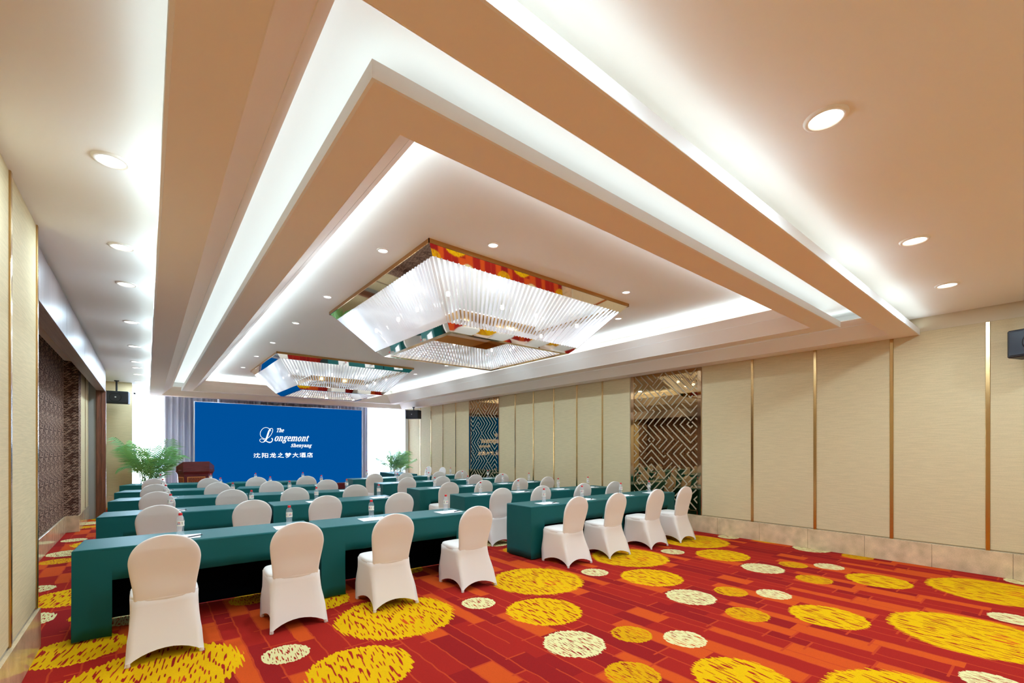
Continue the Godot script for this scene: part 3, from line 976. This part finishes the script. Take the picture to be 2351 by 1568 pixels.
func make_table(len: float, seed0: int) -> Node3D:
	var d := 0.56
	var t := Node3D.new()
	part("tablecloth_top", cloth_top(len, d), M.cloth, t, Vector3(0, TOPY, 0))
	var y := TOPY - 0.012
	part("front_apron", drape_panel(len - 0.46, 0.255, seed0, 0.02), M.cloth, t, Vector3(0.23, y, -0.001))
	var e := part("corner_drape", drape_panel(0.24, y - 0.015, seed0 + 1, 0.03), M.cloth, t, Vector3(0.0, y, 0.0))
	e = part("corner_drape", drape_panel(0.24, y - 0.015, seed0 + 2, 0.03), M.cloth, t, Vector3(len - 0.24, y, 0.0))
	e = part("end_drape", drape_panel(d, y - 0.015, seed0 + 3, 0.014), M.cloth, t, Vector3(0.0, y, -d))
	e.rotation.y = -PI / 2
	e = part("end_drape", drape_panel(d, y - 0.015, seed0 + 4, 0.014), M.cloth, t, Vector3(len, y, 0.0))
	e.rotation.y = PI / 2
	e = part("back_drape", drape_panel(len, y - 0.015, seed0 + 5, 0.02), M.cloth, t, Vector3(len, y, -d))
	e.rotation.y = PI
	part("shade_panel", box(Vector3(0.02, 0.01, -d + 0.015), Vector3(len - 0.02, TOPY - 0.04, -d + 0.022)), M.near_black, t)  # near-black sheet that paints the shade inside the back drape
	part("tabletop", box(Vector3(0.01, TOPY - 0.04, -d + 0.01), Vector3(len - 0.01, TOPY - 0.021, -0.012)), M.near_black, t)
	for x in [0.1, len - 0.1]:
		for z in [-0.08, -d + 0.08]:
			part("leg", box(Vector3(x - 0.015, 0, z - 0.015), Vector3(x + 0.015, TOPY - 0.04, z + 0.015), 0.003), M.steel, t)
	return t

func chair_meshes() -> Dictionary:
	var out := {}
	# back: flattened loops that narrow to a rounded top
	var rows := []
	var n := 32
	for i in 30:
		var y := 0.0
		if i < 12: y = lerpf(0.34, 0.70, i / 11.0)
		else: y = 0.70 + 0.205 * sin(PI / 2 * (i - 11.0) / 18.0)
		var w := 0.0
		if y <= 0.70: w = lerpf(0.186, 0.218, smoothstep(0.42, 0.74, y))
		else: w = 0.2172 * pow(maxf(0.0, 1.0 - pow((y - 0.70) / 0.2055, 2.3)), 1.0 / 2.2)
		w = maxf(w, 0.02)
		var zc := -0.160 + 0.125 * pow(maxf(0.0, (y - 0.34) / 0.565), 1.15)
		var th := 0.030 * (1.0 if y < 0.8 else lerpf(1.0, 0.55, (y - 0.8) / 0.105))
		var lp := ring_loop(w, th, y, n, 3.2, 0.0, zc)
		for j in n:                                # hollowed slightly across its width
			lp[j].z -= 0.018 * smoothstep(0.45, 0.62, y) * (1.0 - pow(lp[j].x / 0.22, 2.0))
		rows.append(lp)
	out.back = loft(rows, false, true)
	# seat cushion
	rows = []
	for p in [[0.90, 0.395], [0.97, 0.405], [1.0, 0.425], [0.99, 0.445], [0.95, 0.457], [0.85, 0.463], [0.5, 0.468]]:
		rows.append(ring_loop(0.212 * p[0], 0.222 * p[0], p[1], n, 4.5, 0.0, -0.335))
	out.seat = loft(rows, true, true)
	# stretched skirt with hollow hems between its four feet
	rows = []
	var per := 10
	for v in 9:
		var t := v / 8.0                            # 0 at the hem, 1 under the seat
		var loop := []
		var flare := pow(1.0 - t, 1.6)
		var xr := lerpf(0.212, 0.232, flare); var xf := lerpf(0.216, 0.225, flare)
		var zr := lerpf(-0.115, 0.0, pow(1.0 - t, 1.3)); var zf := lerpf(-0.545, -0.515, flare)
		var cs := [Vector2(xr, zr), Vector2(xf, zf), Vector2(-xf, zf), Vector2(-xr, zr)]
		for s in 4:
			var a: Vector2 = cs[s]; var b: Vector2 = cs[(s + 1) % 4]
			for k in per:
				var f := float(k) / per
				var p := a.lerp(b, f)
				var bow := 4.0 * f * (1.0 - f)
				var inward := Vector2(-(b - a).y, (b - a).x).normalized()
				if inward.dot(p - Vector2(0, -0.28)) > 0: inward = -inward
				p += inward * bow * lerpf(0.035, 0.004, t)
				var y := lerpf(0.002 + 0.078 * pow(bow, 0.8), 0.43, t)
				loop.append(Vector3(p.x, y, p.y))
		var soft := smoothstep(0.35, 1.0, t)
		for it in 3:
			var src := loop.duplicate()
			for k in loop.size():
				var q: Vector3 = (src[k - 1] + src[(k + 1) % loop.size()]) * 0.5
				loop[k] = src[k].lerp(q, soft * 0.6)
		rows.append(loop)
	var rim: Array = rows[-1]
	for e in [[0.94, 0.440], [0.82, 0.446]]:
		var up := []
		for p in rim: up.append(Vector3(p.x * e[0], e[1], (p.z + 0.335) * e[0] - 0.335))
		rows.append(up)
	out.skirt = loft(rows, false, false)
	out.foot = lathe([[0.013, 0.0], [0.016, 0.004], [0.014, 0.03]], 10)
	return out

func make_chair(cm: Dictionary) -> Node3D:
	var t := Node3D.new()
	part("backrest_cover", cm.back, M.chair, t)
	part("seat_cover", cm.seat, M.chair, t)
	var skirt := part("skirt_cover", cm.skirt, M.chair, t)
	for p in [Vector3(0.215, 0, -0.015), Vector3(-0.215, 0, -0.015), Vector3(0.208, 0, -0.5), Vector3(-0.208, 0, -0.5)]:
		part("foot", cm.foot, M.chair, skirt, p)
	return t

func make_bottle() -> Node3D:
	var t := Node3D.new()
	var body := part("bottle_body", lathe([[0.024, 0.0], [0.0295, 0.004], [0.030, 0.03], [0.0265, 0.055], [0.0265, 0.068], [0.030, 0.085], [0.030, 0.145], [0.029, 0.155], [0.024, 0.172], [0.016, 0.184], [0.0125, 0.188], [0.0125, 0.194]], 20, true, false), M.pet, t)
	# printed band
	var st := SurfaceTool.new(); st.begin(Mesh.PRIMITIVE_TRIANGLES); st.set_smooth_group(0)
	var n := 24
	for j in n:
		var q := []
		for k in [[j, 0], [j + 1, 0], [j + 1, 1], [j, 1]]:
			var a: float = TAU * k[0] / n
			q.append([Vector3(cos(a) * 0.0305, lerpf(0.092, 0.138, k[1]), -sin(a) * 0.0305), Vector2(float(k[0]) / n, 1.0 - k[1])])
		for i in [0, 2, 1, 0, 3, 2]:
			st.set_uv(q[i][1]); st.add_vertex(q[i][0])
	st.generate_normals()
	part("bottle_label", st.commit(), M.blabel, body)
	part("bottle_cap", lathe([[0.0145, 0.188], [0.015, 0.19], [0.015, 0.207], [0.0135, 0.21]], 18), M.cap, t)
	return t

func place(proto: Node3D, called: String, at: Vector3, turn: float, label: String, category: String, group: String) -> Node3D:
	var o: Node3D = proto.duplicate()
	o.name = numbered(called)
	add_child(o)
	o.position = at
	o.rotation.y = turn
	tag(o, label, category, group)
	return o

func build_tables_and_chairs() -> void:
	var cm := chair_meshes()
	var chair := make_chair(cm)
	var bottle := make_bottle()
	var pen := Node3D.new()
	var pst := begin()
	tube_to(pst, [Vector3(-0.07, 0.005, 0), Vector3(0.055, 0.005, 0), Vector3(0.068, 0.005, 0)], 0.0048, 0.0048, 8)
	var barrel := part("pen_barrel", done(pst), M.pen, pen)
	pst = begin()
	tube_to(pst, [Vector3(0.068, 0.005, 0), Vector3(0.078, 0.005, 0)], 0.0045, 0.001, 8)
	part("pen_tip", done(pst), M.silver, barrel)
	var pad := Node3D.new()
	part("paper_stack", box(Vector3(-0.149, 0, -0.105), Vector3(0.149, 0.004, 0.105), 0.001), M.paper, pad)
	part("binding_strip", box(Vector3(-0.149, 0.0, -0.109), Vector3(0.149, 0.0045, -0.1005), 0.001), M.paper, pad)
	var blocks := [
		{"name": "left block", "x0": -0.46, "x1": 3.22, "cols": [0.11, 1.02, 1.88, 2.84],
			"z": [[-4.92, -4.74], [-7.13, -6.88], [-9.12, -8.38], [-10.86, -9.98], [-12.85, -11.45]],
			"chairs": [[-4.15, -4.14, -4.08, -4.05], [-6.38, -6.3, -6.25, -6.0], [-8.38, -8.1, -7.9, -7.8], [-10.3, -10.1, -9.7, -9.42], [-12.2, -11.5, -11.25, -10.95]]},
		{"name": "right block", "x0": 4.10, "x1": 7.55, "cols": [4.43, 5.23, 6.18, 6.97],
			"z": [[-4.63, -4.52], [-6.29, -5.95], [-7.87, -7.85], [-9.64, -9.5], [-11.52, -11.42]],
			"chairs": [[-4.02, -3.99, -3.99, -4.01], [-5.74, -5.68, -5.6, -5.5], [-7.3, -7.28, -7.28, -7.28], [-9.05, -8.9, -8.95, -8.92], [-10.85, -10.75, -10.7, -10.8]]}]
	var sd := 100
	for B in blocks:
		var half: float = (B.x1 - B.x0) * 0.5
		var table := make_table(half - 0.035, sd)
		sd += 20
		for r in 5:
			var za: float = B.z[r][0]; var zb: float = B.z[r][1]
			var slope: float = (zb - za) / (B.x1 - B.x0)
			var turn := -atan(slope)
			for k in 2:
				var x: float = B.x0 + k * half
				var jig := rng.randf_range(-0.012, 0.012)
				if r == 0: jig = 0.05 if k == 1 and B.x0 < 0 else 0.0
				place(table, "draped_table", Vector3(x, 0, za + slope * (x - B.x0) + jig), turn,
					"green draped conference table, %s, %s, %s half" % [B.name, ROWS[r], ["left", "right"][k]], "table", "green draped conference tables")
			for s in 4:
				var cx: float = B.cols[s]
				var front: float = za + slope * (cx - B.x0)
				var where: String = "%s, %s, %s" % [B.name, ROWS[r], SEATS[s]]
				var cz: float = maxf(B.chairs[r][s], front + 0.60)
				place(chair, "banquet_chair", Vector3(cx, 0, cz), turn * 0.6 + rng.randf_range(-0.03, 0.03), "cream covered banquet chair, " + where, "chair", "covered banquet chairs at the tables")
				var py := TOPY + 0.0005
				var pt := turn + rng.randf_range(-0.05, 0.05)
				var pp := Vector3(cx + 0.13, py, front - 0.185) + Vector3(0, 0, slope * 0.13)
				place(pad, "notepad", pp, pt, "white notepad sheet on green cloth, " + where, "notepad", "notepads on the tables")
				place(pen, "ballpoint_pen", pp + Vector3(0.10, 0.0045, 0.05), 0.5 + rng.randf_range(-0.2, 0.2), "dark pen on notepad, " + where, "pen", "pens on the notepads")
				place(bottle, "water_bottle", pp + Vector3(0.0, 0.005, -0.065), rng.randf_range(0, TAU), "clear water bottle with red cap, " + where, "bottle", "water bottles on the tables")
		table.free()
	# side table along the right wall with two chairs behind it
	var side := make_table(1.8, 400)
	place(side, "draped_table", Vector3(6.55, 0, -12.75), PI / 2 - 0.06, "green draped side table set lengthwise by the right wall", "table", "green draped conference tables")
	side.free()
	place(chair, "banquet_chair", Vector3(7.72, 0, -13.1), PI / 2, "white covered chair by the wall behind the side table, nearer camera", "chair", "covered chairs by the side table")
	place(chair, "banquet_chair", Vector3(7.72, 0, -14.05), PI / 2, "white covered chair by the wall behind the side table, nearer screen", "chair", "covered chairs by the side table")
	for p in [chair, bottle, pen, pad]: p.free()

# ---------------------------------------------------------------- lectern, palms, loudspeakers
func prism_rows(pts: Array, ys: Array, scales: Array) -> Array:
	var rows := []
	for i in ys.size():
		var l := []
		for p in pts: l.append(Vector3(p[0] * scales[i], ys[i], p[1] * scales[i]))
		rows.append(l)
	return rows

func build_lectern() -> void:
	var t := thing("lectern", "dark red wooden lectern with inlaid panels left of the screen", "lectern", Vector3(0.97, 0, -14.0), 0.0)
	# plan: wide front with canted sides, counter-clockwise from above
	var plan := [[0.27, 0.22], [0.40, -0.05], [0.40, -0.30], [-0.40, -0.30], [-0.40, -0.05], [-0.27, 0.22]]
	part("plinth", loft(prism_rows(plan, [0.0, 0.10, 0.12], [0.98, 0.98, 0.92]), true, true, false), M.mahogany, t)
	part("body", loft(prism_rows(plan, [0.12, 0.88], [0.80, 0.92]), true, true, false), M.mahogany, t)
	part("cornice", loft(prism_rows(plan, [0.88, 0.93, 0.95, 0.97], [0.92, 0.98, 1.02, 1.02]), true, true, false), M.mahogany, t)
	# upper gallery standing round the sloped desk
	var g := begin()
	for k in [[5, 0], [4, 5], [0, 1]]:
		var a := Vector3(plan[k[0]][0], 0, plan[k[0]][1]); var b := Vector3(plan[k[1]][0], 0, plan[k[1]][1])
		var h0 := 1.20; var h1 := 1.20
		if k[0] == 4: h0 = 1.08
		if k[1] == 1: h1 = 1.08
		var inn := Vector3(0, 0, -0.03)
		var q := [a + Vector3(0, 0.97, 0), b + Vector3(0, 0.97, 0), b + Vector3(0, h1, 0), a + Vector3(0, h0, 0)]
		quad(g, q[0], q[1], q[2], q[3])
		quad(g, q[3] + inn, q[2] + inn, q[1] + inn, q[0] + inn)
		quad(g, q[3], q[2], q[2] + inn, q[3] + inn)
	part("gallery", done(g), M.mahogany, t)
	var desk := begin()
	box_to(desk, Vector3(-0.36, 0.97, -0.30), Vector3(0.36, 1.0, 0.16), 0.004)
	part("desk", done(desk), M.mahogany, t)
	# inlaid panels
	for k in [[5, 0, 0.86], [4, 5, 0.80], [0, 1, 0.80]]:
		var a := Vector3(plan[k[0]][0], 0, plan[k[0]][1]); var b := Vector3(plan[k[1]][0], 0, plan[k[1]][1])
		var P := func(f: float, y: float, out: float) -> Vector3:
			var sc := lerpf(0.80, 0.92, (y - 0.12) / 0.76)
			var p := a.lerp(b, f) * sc
			var nrm := Vector3(-(b - a).z, 0, (b - a).x).normalized()
			if nrm.dot(p) < 0: nrm = -nrm
			return p + Vector3(0, y, 0) + nrm * out
		for v in 2:
			var m0 := 0.12 if v == 0 else 0.15
			var st := begin()
			var y0 := 0.20 if v == 0 else 0.215
			var y1 := 0.82 if v == 0 else 0.805
			quad(st, P.call(m0, y0, 0.004 + v * 0.003), P.call(1 - m0, y0, 0.004 + v * 0.003), P.call(1 - m0, y1, 0.004 + v * 0.003), P.call(m0, y1, 0.004 + v * 0.003))
			for e in [[m0, y0, 1 - m0, y0], [1 - m0, y0, 1 - m0, y1], [1 - m0, y1, m0, y1], [m0, y1, m0, y0]]:
				quad(st, P.call(e[0], e[1], 0.0), P.call(e[2], e[3], 0.0), P.call(e[2], e[3], 0.004 + v * 0.003), P.call(e[0], e[1], 0.004 + v * 0.003))
			part("inlay_border" if v == 0 else "burl_panel", done(st), M.inlay if v == 0 else M.burl, t)

func frond_mesh(length: float, droop: float, sd: int) -> ArrayMesh:
	var r := RandomNumberGenerator.new(); r.seed = sd
	var st := begin()
	var pts := []
	var n := 22
	for i in n + 1:
		var s := float(i) / n
		pts.append(Vector3(length * 0.62 * pow(s, 1.25), length * (0.86 * s - droop * pow(s, 2.6)), 0))
	tube_to(st, pts, 0.009, 0.002, 5)
	for i in range(4, n + 1):
		for side in [-1.0, 1.0]:
			for sub in 1:
				var f: float = minf(i + sub * 0.5, n)
				var k := int(floor(f))
				var p: Vector3 = pts[k].lerp(pts[mini(k + 1, n)], f - k)
				var d: Vector3 = (pts[mini(k + 1, n)] - pts[maxi(k - 1, 0)]).normalized()
				var s := (f - 4.0) / (n - 4.0)
				var ln := length * 0.34 * (0.55 + 0.9 * sin(PI * clampf(s * 0.85 + 0.12, 0, 1))) * r.randf_range(0.85, 1.1)
				var out := (d * 0.75 + Vector3(0, 0, side) * 0.9 + Vector3(0, -0.12 - 0.25 * s, 0)).normalized()
				var wv := d.cross(out).cross(out).normalized() * 0.010
				var mid := p + out * ln * 0.5 + Vector3(0, 0.012, 0)
				var tip := p + out * ln + Vector3(0, -0.05 - r.randf() * 0.04, 0)
				quad(st, p - wv * 0.4, mid - wv, mid + wv, p + wv * 0.4)
				tri(st, mid - wv, tip, mid + wv)
	return done(st)

func palm(at: Vector3, height: float, sd: int, label: String) -> void:
	var t := thing("potted_palm", label, "plant", at, 0.0, "potted palms beside the screen")
	var r := RandomNumberGenerator.new(); r.seed = sd
	part("pot", lathe([[0.15, 0.0], [0.17, 0.02], [0.20, 0.34], [0.215, 0.36], [0.215, 0.40], [0.195, 0.40], [0.185, 0.34]], 28, true, false), M.pot, t)
	part("soil", lathe([[0.187, 0.34], [0.187, 0.35], [0.05, 0.36]], 20), M.soil, t.get_node("pot"))
	var variants := []
	for k in 5: variants.append(frond_mesh(1.0, [0.12, 0.22, 0.34, 0.42, 0.16][k], sd * 10 + k))
	var canes := []
	for k in 9:
		var a := TAU * k / 9.0 + r.randf_range(-0.2, 0.2)
		var b := Vector3(cos(a) * 0.09, 0.35, sin(a) * 0.09)
		var e := b + Vector3(cos(a) * r.randf_range(0.03, 0.14), r.randf_range(0.5, 1.0) * height * 0.36, sin(a) * r.randf_range(0.03, 0.14))
		var st := begin()
		tube_to(st, [b, b.lerp(e, 0.5), e], 0.013, 0.008, 6)
		part("cane", done(st), M.cane, t)
		canes.append(e)
	for k in 24:
		var e: Vector3 = canes[k % 9]
		var foot := Vector3(e.x * 0.8, 0.35, e.z * 0.8)
		var from := foot.lerp(e, r.randf_range(0.35, 1.0))
		var o := part("frond", variants[r.randi_range(0, 4)], M.leaf if r.randf() < 0.65 else M.leaf_light, t, from - Vector3(0, 0.02, 0))
		var sc := height * r.randf_range(0.46, 0.64)
		var lean := r.randf_range(-0.5, 0.12)
		o.basis = (Basis(Vector3.UP, r.randf() * TAU) * Basis(Vector3(0, 0, 1), -lean)).scaled(Vector3(sc, sc, sc))

func build_palms() -> void:
	palm(Vector3(0.04, 0, -14.8), 1.85, 4, "tall potted palm before the left window")
	palm(Vector3(7.0, 0, -15.3), 1.6, 8, "potted palm before the right window near the side table")

func speaker(at: Vector3, turn: float, label: String, up: float) -> void:
	var t := thing("loudspeaker", label, "loudspeaker", at, turn, "black hanging loudspeakers")
	var w := 0.25; var h := 0.155; var d := 0.14
	part("cabinet", box(Vector3(-w, -h, -d), Vector3(w, h, d), 0.012), M.black, t)
	var grille := part("grille", box(Vector3(-w + 0.02, -h + 0.02, d), Vector3(w - 0.02, h - 0.02, d + 0.012), 0.006), M.blackgrille, t)
	var cone := part("woofer_ring", lathe([[0.115, 0.0], [0.12, 0.006], [0.105, 0.010], [0.10, 0.004]], 28, false, false), M.black, grille, Vector3(0, 0, d + 0.012))
	cone.rotation.x = PI / 2
	var b := part("badge", lathe([[0.018, 0.0], [0.018, 0.004], [0.001, 0.006]], 14), M.silver, grille, Vector3(0, 0, d + 0.013))
	b.rotation.x = PI / 2
	part("bracket", lathe([[0.02, 0.0], [0.02, up - 0.03], [0.05, up - 0.02], [0.05, up]], 14), M.black, t, Vector3(0, h, -0.02))

func build_speakers() -> void:
	speaker(Vector3(-0.60, 2.83, -15.25), -0.1, "black loudspeaker hanging in the left front corner", SIDE_Y - 2.83 - 0.155)
	speaker(Vector3(7.55, 2.76, -15.0), -0.9, "black loudspeaker hanging on the right wall near the front", 0.12)
	speaker(Vector3(7.64, 2.72, -0.14), -0.35 - PI / 2, "black loudspeaker cut by the right edge of the photo", SIDE_Y - 2.72 - 0.155)
